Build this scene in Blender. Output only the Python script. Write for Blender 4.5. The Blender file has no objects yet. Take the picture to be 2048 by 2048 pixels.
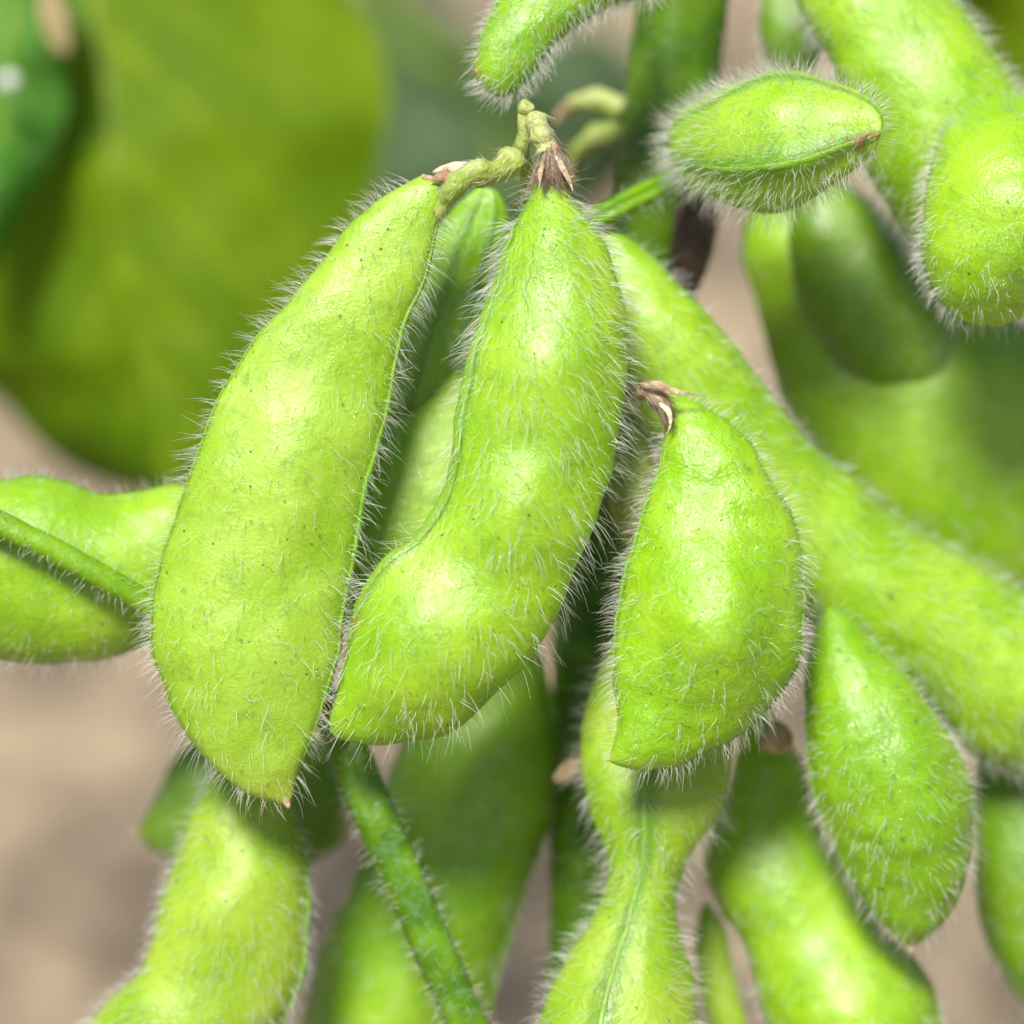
import bpy, math, random
import numpy as np
from mathutils import Vector, noise as mnoise

rng = np.random.default_rng(7)
random.seed(7)
sc = bpy.context.scene
COL = sc.collection

# ------------------------------------------------------------------ frame
# 1 unit = 1 cm.  The plane of focus stands D0 in front of the lens.
sc.unit_settings.scale_length = 0.01
D0 = 30.0
W = 8.4                       # width of the view at the plane of focus
S = W / 2048.0
PITCH = math.radians(25)
H = 13.0                      # height of the middle pods above the soil
RX = np.array([1.0, 0, 0])
UP = np.array([0, math.sin(PITCH), math.cos(PITCH)])
FW = np.array([0, math.cos(PITCH), -math.sin(PITCH)])
ORG = np.array([0, 0, H])


def P(x, y, d):
    """Point seen at photo position x, y (2048 scale), d cm behind the plane of focus."""
    x = np.asarray(x, float); y = np.asarray(y, float); d = np.asarray(d, float)
    k = (D0 + d) / D0
    return (ORG + ((x - 1024) * S * k)[..., None] * RX
            - ((y - 1024) * S * k)[..., None] * UP + d[..., None] * FW)


def TL(*p): return [(x * .53, y * .53) for x, y in p]
def TR(*p): return [(1024 + x * .53, y * .53) for x, y in p]
def BL(*p): return [(x * .53, 1024 + y * .53) for x, y in p]
def BR(*p): return [(1024 + x * .53, 1024 + y * .53) for x, y in p]
def V(*p): return [(x * 1.06, y * 1.06) for x, y in p]


def spline(pts, t):
    """Chord-length Catmull-Rom through pts, read at arc fractions t."""
    pts = np.asarray(pts, float)
    if len(pts) == 2:
        return pts[0] + (pts[1] - pts[0]) * t[:, None]
    ext = np.vstack([2 * pts[0] - pts[1], pts, 2 * pts[-1] - pts[-2]])
    out = []
    for i in range(1, len(ext) - 2):
        p0, p1, p2, p3 = ext[i - 1:i + 3]
        u = np.linspace(0, 1, 24, endpoint=False)[:, None]
        l0 = max(np.linalg.norm(p1 - p0), 1e-6); l1 = max(np.linalg.norm(p2 - p1), 1e-6); l2 = max(np.linalg.norm(p3 - p2), 1e-6)
        m1 = ((p1 - p0) / l0 * l1 + (p2 - p1) / l1 * l0) / (l0 + l1) * l1
        m2 = ((p2 - p1) / l1 * l2 + (p3 - p2) / l2 * l1) / (l1 + l2) * l1
        out.append((2 * u**3 - 3 * u**2 + 1) * p1 + (u**3 - 2 * u**2 + u) * m1 + (-2 * u**3 + 3 * u**2) * p2 + (u**3 - u**2) * m2)
    out = np.vstack(out + [pts[-1:]])
    L = np.concatenate([[0], np.cumsum(np.linalg.norm(np.diff(out, axis=0), axis=1))])
    L /= L[-1]
    return np.stack([np.interp(t, L, out[:, k]) for k in range(out.shape[1])], 1)


def smooth(a, n):
    if n < 1: return a
    k = np.exp(-np.linspace(-2, 2, 2 * n + 1)**2); k /= k.sum()
    return np.convolve(np.pad(a, n, mode='edge'), k, 'valid')


def fbm(pts, scale, seed, oct=2):
    o = Vector((seed * 7.13, seed * 3.7, seed * 1.9))
    return np.array([mnoise.fractal(Vector(p) * scale + o, 1.0, 2.0, oct) for p in pts.reshape(-1, 3)]).reshape(pts.shape[:-1])


# ------------------------------------------------------------------ meshes
def raw_mesh(name, verts, quads, attrs=None, shade=True):
    verts = np.ascontiguousarray(verts, np.float32).reshape(-1, 3)
    quads = np.ascontiguousarray(quads, np.int32)
    n, k = quads.shape
    m = bpy.data.meshes.new(name)
    m.vertices.add(len(verts)); m.vertices.foreach_set('co', verts.ravel())
    m.loops.add(n * k); m.loops.foreach_set('vertex_index', quads.ravel())
    m.polygons.add(n)
    m.polygons.foreach_set('loop_start', np.arange(0, n * k, k, dtype=np.int32))
    m.polygons.foreach_set('use_smooth', np.full(n, shade))
    for a, v in (attrs or {}).items():
        at = m.attributes.new(a, 'FLOAT', 'POINT')
        at.data.foreach_set('value', np.ascontiguousarray(v, np.float32).ravel())
    m.update(calc_edges=True)
    return m


def obj(name, mesh, mat, parent=None, kind=None, origin=None):
    if origin is None and parent is None:
        origin = np.zeros(3)
    o = bpy.data.objects.new(name, mesh)
    COL.objects.link(o)
    if mesh is not None:
        mesh.materials.append(mat)
    if parent is not None:
        base = np.array(parent['_o'])
        n = len(mesh.vertices); a = np.empty(n * 3, np.float32)
        mesh.vertices.foreach_get('co', a)
        mesh.vertices.foreach_set('co', (a.reshape(-1, 3) - base).astype(np.float32).ravel())
        mesh.update()
        o.parent = parent
    if kind: o['kind'] = kind
    return o


def subpart(name, mesh, mat, part, base):
    """A piece of a part: stored relative to the thing's base as the part is."""
    n = len(mesh.vertices); a = np.empty(n * 3, np.float32)
    mesh.vertices.foreach_get('co', a)
    mesh.vertices.foreach_set('co', (a.reshape(-1, 3) - base).astype(np.float32).ravel())
    mesh.update(); mesh.materials.append(mat)
    o = bpy.data.objects.new(name, mesh); COL.objects.link(o); o.parent = part
    return o


def thing(name, label, cat, at, group=None):
    o = bpy.data.objects.new(name, None); COL.objects.link(o)
    o.empty_display_size = .2
    o.location = at; o['_o'] = [float(v) for v in at]
    o['label'] = label; o['category'] = cat
    if group: o['group'] = group
    return o


def grid_quads(ns, nt, closed=True):
    i, j = np.meshgrid(np.arange(ns - 1), np.arange(nt if closed else nt - 1), indexing='ij')
    a = i * nt + j; b = i * nt + (j + 1) % nt
    return np.stack([a, b, b + nt, a + nt], -1).reshape(-1, 4)


def pod_grid(L, R, dep, k=.55, sut=((0, .05, .16), (math.pi, .05, .16)), bulge=(), ns=110, nt=72, seed=1, wob=.02, tilt=0., lump=0., pw=2.0):
    """Closed pod skin between two edges.  dep: depth of the middle along the pod; k: thickness / width;
    sut: (angle or list of angles along the pod, height, angular width); bulge: (place, swelling, length)."""
    t = .5 - .5 * np.cos(np.linspace(0, math.pi, ns))
    l = spline(L, t); r = spline(R, t)
    d = np.interp(t, np.linspace(0, 1, len(dep)), dep)
    d = smooth(d, 8)
    hwpx = np.linalg.norm(r - l, axis=1) / 2
    hw = hwpx * S * (D0 + d) / D0
    A = P(l[:, 0], l[:, 1], d - tilt * hw); B = P(r[:, 0], r[:, 1], d + tilt * hw)
    C = (A + B) / 2; w = (B - A) / 2
    kk = k if np.ndim(k) else [k, k]
    ht = smooth(hw, 5) * np.interp(t, np.linspace(0, 1, len(kk)), kk)
    ht = np.minimum(ht, hw * 2.2)
    bl = np.zeros(ns)
    for s0, a, sg in bulge:
        bl += a * np.exp(-((t - s0) / sg)**2)
    th = np.linspace(0, 2 * math.pi, nt, endpoint=False)
    T, TH = np.meshgrid(t, th, indexing='ij')
    sutv = np.zeros((ns, nt)); rad = np.ones((ns, nt))
    for ang, amp, wd in sut:
        a = np.interp(t, np.linspace(0, 1, len(ang)), ang) if np.ndim(ang) else np.full(ns, ang)
        dd = (TH - a[:, None] + math.pi) % (2 * math.pi) - math.pi
        g = np.exp(-(dd / wd)**2)
        sutv = np.maximum(sutv, g)
        rad += amp * np.exp(-(dd / (wd * .7))**2)
    c = np.cos(TH); s_ = np.sin(TH)
    e = 2.0 / pw
    x = np.sign(c) * np.abs(c)**e; y = np.sign(s_) * np.abs(s_)**e
    x = x * rad; y = y * rad * (1 + bl[:, None] * np.abs(s_)**3.0)
    # the edges keep the traced outline
    far = np.max(np.abs(x), axis=1, keepdims=True)
    x = x / far
    fr = -FW
    G = C[:, None] + x[..., None] * w[:, None] + (y * ht[:, None])[..., None] * fr
    N = normals(G)
    if wob or lump:
        n = fbm(G, 1.6, seed) * wob * 2.0
        if lump: n = n + fbm(G, 5.5, seed + 5) * lump
        n *= (np.minimum(hw, .3) / .3)[:, None]
        G = G + N * n[..., None]
        N = normals(G)
    return dict(G=G, N=N, t=T, th=TH, sut=sutv, hw=hw, sfun=sut)


def normals(G):
    ds = np.gradient(G, axis=0)
    dt = (np.roll(G, -1, 1) - np.roll(G, 1, 1)) / 2
    n = np.cross(ds, dt)
    n /= np.linalg.norm(n, axis=-1, keepdims=True) + 1e-12
    mid = G.mean(axis=1, keepdims=True)
    sgn = np.sign(np.sum((n * (G - mid)), axis=(0, 1, 2)))
    return n * (sgn if sgn != 0 else 1)


def tube_grid(pts, radii, ns=40, nt=20, ridges=0, ramp=.08, wob=.0, seed=1, flat=1.0, groove=None):
    """Stem along photo points (x, y, depth), radii in photo pixels."""
    t = np.linspace(0, 1, ns)
    c = spline(pts, t)
    C = P(c[:, 0], c[:, 1], c[:, 2])
    r = np.interp(t, np.linspace(0, 1, len(radii)), radii) * S * (D0 + c[:, 2]) / D0
    r = smooth(r, 2)
    r[0] *= .75; r[-1] *= .75
    tan = np.gradient(C, axis=0); tan /= np.linalg.norm(tan, axis=1, keepdims=True)
    fr = np.broadcast_to(-FW, tan.shape)
    f = fr - tan * np.sum(fr * tan, 1, keepdims=True)
    f /= np.linalg.norm(f, axis=1, keepdims=True) + 1e-9
    b = np.cross(tan, f)
    th = np.linspace(0, 2 * math.pi, nt, endpoint=False)
    T, TH = np.meshgrid(t, th, indexing='ij')
    rr = np.ones_like(TH)
    if ridges: rr += ramp * np.cos(ridges * TH)
    if groove:
        dd = (TH - groove[0] + math.pi) % (2 * math.pi) - math.pi
        rr -= groove[1] * np.exp(-(dd / groove[2])**2)
    rr = rr * r[:, None]
    G = C[:, None] + (np.cos(TH) * rr)[..., None] * b[:, None] + (np.sin(TH) * rr * flat)[..., None] * f[:, None]
    N = normals(G)
    if wob:
        G = G + N * (fbm(G, 6, seed) * wob)[..., None]; N = normals(G)
    return dict(G=G, N=N, t=T, th=TH, sut=np.zeros_like(T), hw=r)


def skin(name, g, extra=None):
    G = g['G']; ns, nt = G.shape[:2]
    v = np.vstack([G.reshape(-1, 3), G[0].mean(0)[None], G[-1].mean(0)[None]])
    q = grid_quads(ns, nt)
    a = ns * nt
    caps = [[a, (j + 1) % nt, j, j] for j in range(nt)] + [[a + 1, (ns - 1) * nt + j, (ns - 1) * nt + (j + 1) % nt, (ns - 1) * nt + (j + 1) % nt] for j in range(nt)]
    at = {'seam': np.append(g['sut'].ravel(), [0, 0]), 'along': np.append(g['t'].ravel(), [0, 1])}
    m = raw_mesh(name, v, q, at)
    # caps as triangles through bmesh-free second pass
    import bmesh
    bm = bmesh.new(); bm.from_mesh(m); bm.verts.ensure_lookup_table()
    for c in caps:
        f = bm.faces.new([bm.verts[i] for i in c[:3]]); f.smooth = True
    bmesh.ops.recalc_face_normals(bm, faces=bm.faces)
    bm.to_mesh(m); bm.free()
    return m


def hair_mesh(name, g, n, length, r0=.0028, edge=3.0, seg=4, along=.35, lean=(0, 0, 0), bend=.3, dens=None, rnd=.22, seed=1, trim=.01, back=.35, brown=.12):
    """Fine hairs rooted on a skin: n of them, leaning along the pod and crowding on its seams."""
    r_ = np.random.default_rng(seed)
    G, N = g['G'], g['N']; ns, nt = G.shape[:2]
    Gn = np.roll(G, -1, 1)
    ar = np.linalg.norm(np.cross(G[1:] - G[:-1], Gn[:-1] - G[:-1]), axis=-1)
    wgt = ar * (1 + edge * g['sut'][:-1])
    tt = g['t'][:-1]
    if dens is not None: wgt = wgt * dens(tt, g['th'][:-1])
    wgt = wgt * np.where((N[:-1] @ FW) > .45, back, 1.0)
    wgt = wgt * ((tt > trim) & (tt < 1 - trim))
    p = (wgt / wgt.sum()).ravel()
    idx = r_.choice(p.size, n, p=p)
    i, j = np.unravel_index(idx, wgt.shape); j2 = (j + 1) % nt
    u = r_.random(n)[:, None]; v = r_.random(n)[:, None]
    root = (G[i, j] * (1 - u) + G[i + 1, j] * u) * (1 - v) + (G[i, j2] * (1 - u) + G[i + 1, j2] * u) * v
    nn = N[i, j] * (1 - v) + N[i, j2] * v
    ts = np.gradient(G, axis=0)[i, j]; ts /= np.linalg.norm(ts, axis=1, keepdims=True) + 1e-9
    ln = np.array(lean, float); lw = ln[0] * RX + ln[1] * UP + ln[2] * FW
    ph_ = r_.uniform(0, 6, 9)
    cl = np.stack([np.sin(root[:, 0] * 9 + ph_[k] + 2.1 * np.sin(root[:, 2] * 5 + ph_[k + 3])) * np.cos(root[:, 2] * 11 + ph_[k + 6]) for k in range(3)], 1)
    d = nn + ts * along + lw + cl * .32 + r_.normal(0, rnd, (n, 3))
    d /= np.linalg.norm(d, axis=1, keepdims=True)
    L = length * (.30 + .95 * r_.random(n)**.8)[:, None]
    bd = (ts * .8 + np.array([0, 0, -.35]) + lw * .5 + r_.normal(0, .55, (n, 3))) * bend
    sd = np.cross(d, -FW + r_.normal(0, .01, (n, 3))); sd /= np.linalg.norm(sd, axis=1, keepdims=True) + 1e-9
    up = np.cross(sd, d)
    rings = []
    sz = r_.uniform(.6, 1.1, n)[:, None]
    for q in range(seg + 1):
        f = q / seg
        c = root - d * .006 + L * (d * f + bd * f * f)
        rr = r0 * sz * (1 - .8 * f**1.3)
        rings.append(np.stack([c + (sd * math.cos(a) + up * math.sin(a)) * rr for a in (0, 2.0944, 4.18879)], 1))
    vert = np.stack(rings, 1)                        # n, seg+1, 3, 3
    base = (np.arange(n) * (seg + 1) * 3)[:, None, None]
    qq = np.arange(seg)[None, :, None] * 3; kk = np.arange(3)[None, None, :]
    a = base + qq + kk; b = base + qq + (kk + 1) % 3
    quads = np.stack([a, b, b + 3, a + 3], -1).reshape(-1, 4)
    br = (r_.random(n) < brown).astype(float)
    at = {'tan': np.repeat(br, (seg + 1) * 3), 'up': np.tile(np.repeat(np.arange(seg + 1) / seg, 3), n)}
    return raw_mesh(name, vert.reshape(-1, 3), quads, at)


_ico = None
def drops_mesh(name, g, n, size, region=None, seed=3, lift=.0):
    """Tiny water beads sitting on a skin."""
    global _ico
    import bmesh
    if _ico is None:
        bm = bmesh.new(); bmesh.ops.create_icosphere(bm, subdivisions=2, radius=1)
        bm.verts.ensure_lookup_table()
        _ico = (np.array([v.co[:] for v in bm.verts]), np.array([[v.index for v in f.verts] for f in bm.faces])); bm.free()
    r_ = np.random.default_rng(seed)
    G, N = g['G'], g['N']; ns, nt = G.shape[:2]
    w = (N @ -FW > .15).astype(float)
    if region is not None: w = w * region(g['t'], g['th'])
    w = w * np.linalg.norm(np.cross(np.gradient(G, axis=0), np.roll(G, -1, 1) - G), axis=-1)
    w[:3] = 0; w[-3:] = 0
    idx = r_.choice(w.size, n, p=(w / w.sum()).ravel())
    i, j = np.unravel_index(idx, w.shape)
    f = r_.random(n)[:, None]
    c = G[i, j] * f + G[np.minimum(i + 1, ns - 1), (j + 1) % nt] * (1 - f)
    rad = size * r_.uniform(.5, 1.3, n)[:, None]
    c = c + N[i, j] * (rad * .6 + lift * r_.random(n)[:, None])
    v = c[:, None] + _ico[0][None] * rad[:, None]
    q = _ico[1][None] + (np.arange(n) * len(_ico[0]))[:, None, None]
    return raw_mesh(name, v.reshape(-1, 3), q.reshape(-1, 3))


def seam_grid(g, which, rad, s0=.03, s1=.97, lift=.3, nt=10):
    """Cord-like seam along one suture of a pod."""
    ang = g['sfun'][which][0]
    t = g['t'][:, 0]; ns = len(t)
    a = np.interp(t, np.linspace(0, 1, len(ang)), ang) if np.ndim(ang) else np.full(ns, ang)
    n_t = g['G'].shape[1]
    f = (a / (2 * math.pi) * n_t) % n_t
    i0 = np.floor(f).astype(int) % n_t; i1 = (i0 + 1) % n_t; u = (f - np.floor(f))[:, None]
    k = np.arange(ns)
    C = g['G'][k, i0] * (1 - u) + g['G'][k, i1] * u; N = g['N'][k, i0]
    sel = (t > s0) & (t < s1); C = C[sel]; N = N[sel]; t = t[sel]
    tan = np.gradient(C, axis=0); tan /= np.linalg.norm(tan, axis=1, keepdims=True)
    b = np.cross(tan, N); b /= np.linalg.norm(b, axis=1, keepdims=True)
    x = (t - s0) / (s1 - s0)
    r = rad * np.clip(np.sin(math.pi * np.clip(x, 0, 1))**.4, .1, 1) * (1 + .12 * np.sin(x * 90) * np.sin(x * 37))
    th = np.linspace(0, 2 * math.pi, nt, endpoint=False)
    G = (C + N * (rad * (lift - .62)))[:, None] + (np.cos(th)[None] * r[:, None] * 1.7)[..., None] * b[:, None] + (np.sin(th)[None] * r[:, None] * .8)[..., None] * N[:, None]
    T, TH = np.meshgrid(t, th, indexing='ij')
    return dict(G=G, N=normals(G), t=T, th=TH, sut=np.ones_like(T), hw=r)


# ------------------------------------------------------------------ materials
class NT:
    def __init__(self, name):
        self.m = bpy.data.materials.new(name); self.m.use_nodes = True
        self.t = self.m.node_tree; self.t.nodes.clear()
        self.out = self.n('ShaderNodeOutputMaterial')
    def n(self, typ, **kw):
        nd = self.t.nodes.new(typ)
        for k, v in kw.items():
            if k.startswith('_'): setattr(nd, k[1:], v)
            else: self.set(nd, k, v)
        return nd
    def set(self, nd, k, v):
        s = nd.inputs[int(k[1:])] if k[0] == 'i' and k[1:].isdigit() else nd.inputs[k.replace('__', ' ')]
        if isinstance(v, bpy.types.NodeSocket): self.t.links.new(v, s)
        else: s.default_value = v
    def mix(self, f, a, b, mode='MIX'):
        nd = self.n('ShaderNodeMix', _data_type='RGBA', _blend_type=mode)
        for k, v in ((0, f), (6, a), (7, b)):
            if isinstance(v, bpy.types.NodeSocket): self.t.links.new(v, nd.inputs[k])
            else: nd.inputs[k].default_value = (*v, 1) if k and len(v) == 3 else v
        return nd.outputs[2]
    def math(self, op, a, b=0.0, clamp=False):
        nd = self.n('ShaderNodeMath', _operation=op, _use_clamp=clamp)
        for k, v in ((0, a), (1, b)):
            if isinstance(v, bpy.types.NodeSocket): self.t.links.new(v, nd.inputs[k])
            else: nd.inputs[k].default_value = v
        return nd.outputs[0]
    def ramp(self, v, lo, hi, a=0., b=1.):
        nd = self.n('ShaderNodeMapRange', _interpolation_type='SMOOTHSTEP')
        self.t.links.new(v, nd.inputs[0])
        for k, x in zip((1, 2, 3, 4), (lo, hi, a, b)): nd.inputs[k].default_value = x
        return nd.outputs[0]
    def coord(self, stretch=None):
        tc = self.n('ShaderNodeTexCoord'); oi = self.n('ShaderNodeObjectInfo')
        mul = self.n('ShaderNodeVectorMath', _operation='SCALE', i0=(37., 19., 53.)); self.set(mul, 'Scale', oi.outputs['Random'])
        ad = self.n('ShaderNodeVectorMath', _operation='ADD', i0=tc.outputs['Object'], i1=mul.outputs[0])
        return ad.outputs[0]
    def noise(self, co, sc_, det=3., rough=.55, dist=0.):
        nd = self.n('ShaderNodeTexNoise', Vector=co, Scale=sc_, Detail=det, Roughness=rough, Distortion=dist)
        return nd.outputs['Fac']
    def attr(self, a):
        return self.n('ShaderNodeAttribute', _attribute_name=a).outputs['Fac']
    def bump(self, h, st, dist, nrm=None):
        nd = self.n('ShaderNodeBump', Height=h, Strength=st, Distance=dist)
        if nrm is not None: self.set(nd, 'Normal', nrm)
        return nd.outputs[0]
    def finish(self, s):
        self.t.links.new(s, self.out.inputs[0]); return self.m


def pod_mat(name, main=(.225, .445, .004), pale=(.33, .55, .02), deep=(.10, .28, .006), seam=(.10, .27, .015), rough=.36, wet=.5, specks=.5, sss=.22, brown=.0, wrinkle=1.0):
    k = NT(name); co = k.coord()
    n1 = k.noise(co, 1.1, 3); n2 = k.noise(co, 5.0, 4, .6); n3 = k.noise(co, 38., 3, .6)
    c = k.mix(k.ramp(n1, .35, .68), main, pale)
    c = k.mix(k.ramp(n2, .52, .75, 0, .45), c, deep)
    c = k.mix(k.ramp(n3, .45, .72, 0, .5), c, pale)
    c = k.mix(k.ramp(k.noise(co, 90., 2), .55, .7, 0, .3), c, deep)
    sm = k.attr('seam')
    c = k.mix(k.math('MULTIPLY', k.ramp(sm, .15, .95, 0, .8), k.ramp(n3, .2, .6, .55, 1)), c, seam)
    # specks and small scars
    vo = k.n('ShaderNodeTexVoronoi', Vector=co, Scale=4.3, Randomness=1.0)
    vn = k.math('ADD', vo.outputs['Distance'], k.math('MULTIPLY', k.noise(co, 30., 2), .10))
    pick = k.n('ShaderNodeSeparateColor'); k.set(pick, 'i0', vo.outputs['Color'])
    sp = k.math('MULTIPLY', k.ramp(vn, .115, .085, 0, 1), k.math('LESS_THAN', pick.outputs[0], specks))
    c = k.mix(sp, c, k.mix(pick.outputs[1], (.10, .05, .015), (.30, .16, .03)))
    vo2 = k.n('ShaderNodeTexVoronoi', Vector=co, Scale=9., Randomness=1.0)
    pick2 = k.n('ShaderNodeSeparateColor'); k.set(pick2, 'i0', vo2.outputs['Color'])
    sp2 = k.math('MULTIPLY', k.ramp(vo2.outputs['Distance'], .12, .08), k.math('LESS_THAN', pick2.outputs[0], specks * specks * .25))
    c = k.mix(sp2, c, (.05, .04, .012))
    al = k.attr('along')
    if brown > 0:
        tipf = k.math('MULTIPLY', k.ramp(al, .90, 1.0, 0, brown), k.ramp(n2, .3, .6, .3, 1))
        c = k.mix(tipf, c, (.30, .17, .04))
    sc_ = k.math('MULTIPLY', k.math('MULTIPLY', k.ramp(sm, .3, .9), k.ramp(al, .45, .95, .0, .8)), k.ramp(k.noise(co, 12., 4, .7), .48, .62))
    c = k.mix(sc_, c, (.26, .13, .03))
    sc2 = k.math('MULTIPLY', k.ramp(k.noise(co, 2.1, 6, .75, .5), .66, .72), k.ramp(n3, .4, .6))
    c = k.mix(k.math('MULTIPLY', sc2, .7), c, (.30, .20, .05))
    # relief: soft wrinkles, fine pebbling near the seams
    h = k.math('ADD', k.math('MULTIPLY', k.noise(co, 7., 4, .6, .4), .5), k.math('MULTIPLY', n3, .16))
    nb = k.bump(h, .55 * wrinkle, .06)
    nb = k.bump(k.noise(co, 75., 2, .5), .22, .012, nb)
    b = k.n('ShaderNodeBsdfPrincipled', Base__Color=c, Normal=nb)
    k.set(b, 'Roughness', k.ramp(k.noise(co, 3.2, 3), .35, .7, rough - .06, rough + .12))
    k.set(b, 'IOR', 1.55)
    b.subsurface_method = 'RANDOM_WALK'
    k.set(b, 'Subsurface Weight', sss); k.set(b, 'Subsurface Radius', (.55, 1.0, .12)); k.set(b, 'Subsurface Scale', .12)
    wm = k.ramp(k.noise(co, 4.5, 5, .7), .47, .60, 0, wet)
    k.set(b, 'Coat Weight', wm); k.set(b, 'Coat Roughness', .04); k.set(b, 'Coat IOR', 1.55)
    k.set(b, 'Coat Normal', k.bump(k.noise(co, 13., 3, .6, .6), 1.0, .06 * wrinkle))
    return k.finish(b.outputs[0])


def hair_mat(name, col=(.97, .98, .90), tan=(.80, .62, .36)):
    k = NT(name)
    c = k.mix(k.attr('tan'), col, tan)
    d = k.n('ShaderNodeBsdfDiffuse', Color=c); t = k.n('ShaderNodeBsdfTranslucent', Color=c)
    m1 = k.n('ShaderNodeMixShader', i0=.45, i1=d.outputs[0], i2=t.outputs[0])
    g = k.n('ShaderNodeBsdfGlossy', Roughness=.3, Color=(1, 1, 1, 1))
    m2 = k.n('ShaderNodeMixShader', i0=.16, i1=m1.outputs[0], i2=g.outputs[0])
    tr = k.n('ShaderNodeBsdfTransparent')
    m2 = k.n('ShaderNodeMixShader', i0=.2, i1=m2.outputs[0], i2=tr.outputs[0])
    return k.finish(m2.outputs[0])


def stem_mat(name, a=(.10, .26, .015), b=(.20, .40, .03), rough=.42, spots=(.22, .12, .04), amount=.15, stretch=12., blue=0., relief=1.):
    k = NT(name); co = k.coord()
    n1 = k.noise(co, 2.2, 4); n2 = k.noise(co, 16., 4, .6)
    c = k.mix(k.ramp(n1, .35, .65), a, b)
    c = k.mix(k.ramp(n2, .58, .72, 0, amount), c, spots)
    if blue: c = k.mix(k.ramp(k.noise(co, 9., 3), .52, .62, 0, blue), c, (.30, .42, .36))
    nb = k.bump(k.math('ADD', k.math('MULTIPLY', n2, .4), k.noise(co, 4., 3)), .35 * relief, .04 * relief)
    s = k.n('ShaderNodeBsdfPrincipled', Base__Color=c, Roughness=rough, Normal=nb)
    k.set(s, 'Specular IOR Level', .4); k.set(s, 'Subsurface Weight', .15); k.set(s, 'Subsurface Radius', (.5, 1, .15)); k.set(s, 'Subsurface Scale', .06)
    return k.finish(s.outputs[0])


def dry_mat(name, a=(.42, .25, .13), b=(.62, .50, .32), c2=(.16, .08, .04)):
    k = NT(name); co = k.coord()
    c = k.mix(k.ramp(k.noise(co, 7., 4), .35, .65), a, b)
    c = k.mix(k.ramp(k.noise(co, 18., 3), .6, .72, 0, .8), c, c2)
    nb = k.bump(k.noise(co, 25., 4, .6), .8, .05)
    d = k.n('ShaderNodeBsdfPrincipled', Base__Color=c, Roughness=.6, Normal=nb)
    return k.finish(d.outputs[0])


def leaf_mat(name, a, b, vein, trans, rough=.6, patch=None):
    k = NT(name); co = k.coord()
    c = k.mix(k.ramp(k.noise(co, .5, 3), .35, .65), a, b)
    c = k.mix(k.ramp(k.noise(co, 5., 4, .6), .5, .8, 0, .3), c, vein)
    c = k.mix(k.ramp(k.attr('seam'), .2, .9, 0, .6), c, vein)
    nb = k.bump(k.math('ADD', k.noise(co, 6., 4), k.math('MULTIPLY', k.attr('seam'), -.6)), .5, .12)
    s = k.n('ShaderNodeBsdfPrincipled', Base__Color=c, Roughness=rough, Normal=nb)
    k.set(s, 'Specular IOR Level', .25)
    t = k.n('ShaderNodeBsdfTranslucent', Color=k.mix(.5, c, trans, 'MIX'))
    m = k.n('ShaderNodeMixShader', i0=.5, i1=s.outputs[0], i2=t.outputs[0])
    return k.finish(m.outputs[0])


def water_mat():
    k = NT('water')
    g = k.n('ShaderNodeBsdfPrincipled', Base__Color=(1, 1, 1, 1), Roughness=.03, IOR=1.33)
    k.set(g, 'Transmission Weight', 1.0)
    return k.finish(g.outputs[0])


def soil_mat():
    k = NT('soil'); co = k.n('ShaderNodeTexCoord').outputs['Object']
    c = k.mix(k.ramp(k.noise(co, .32, 4, .65), .42, .58), (.15, .115, .075), (.52, .40, .25))
    c = k.mix(k.ramp(k.noise(co, 1.1, 4, .6), .40, .66, 0, .6), c, (.33, .255, .18))
    c = k.mix(k.ramp(k.noise(co, .5, 2), .60, .72, 0, .6), c, (.10, .08, .065))
    nb = k.bump(k.noise(co, 3., 5, .65), 1., .3)
    s = k.n('ShaderNodeBsdfPrincipled', Base__Color=c, Roughness=.9, Normal=nb)
    return k.finish(s.outputs[0])


M_POD = pod_mat('pod_skin_bright')
M_POD_A = pod_mat('pod_skin_waxy', main=(.26, .46, .010), pale=(.37, .57, .05), wet=.45, specks=.6, brown=.45, rough=.40)
M_POD_C = pod_mat('pod_skin_wet', main=(.22, .455, .003), pale=(.33, .57, .015), wet=1.0, specks=.3, rough=.30, wrinkle=1.3, brown=.2)
M_POD_Y = pod_mat('pod_skin_yellowing', main=(.22, .41, .006), pale=(.35, .51, .03), deep=(.15, .31, .008), specks=.9, wet=.3)
M_POD_G = pod_mat('pod_skin_green', main=(.18, .40, .003), pale=(.27, .49, .01), deep=(.10, .27, .004), wet=.9, specks=.45, brown=.5)
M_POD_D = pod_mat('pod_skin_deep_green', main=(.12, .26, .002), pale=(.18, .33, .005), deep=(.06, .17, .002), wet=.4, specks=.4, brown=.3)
M_SEAM = pod_mat('pod_seam', main=(.17, .37, .012), pale=(.26, .45, .03), deep=(.12, .28, .01), seam=(.18, .38, .015), specks=.8, wet=.3, sss=.15, rough=.42)
M_HAIR = hair_mat('pod_hair')
M_HAIRB = hair_mat('pod_hair_tan', col=(.62, .46, .30), tan=(.40, .24, .12))
M_STEM = stem_mat('stem_green')
M_STEMD = stem_mat('stem_dark', a=(.045, .12, .002), b=(.10, .21, .003), blue=.0)
M_PET = stem_mat('petiole_green', a=(.10, .25, .003), b=(.18, .37, .006), blue=.0)
M_PETB = stem_mat('petiole_bluish_highlights', a=(.06, .16, .003), b=(.13, .28, .005), blue=.12, rough=.28)  # blue paints the stalk's bluish highlights into its colour
M_STALK = stem_mat('stalk_yellow_green', a=(.27, .38, .05), b=(.50, .54, .20), spots=(.36, .20, .07), amount=.85, relief=2.0)
M_DRY = dry_mat('dry_calyx')
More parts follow.
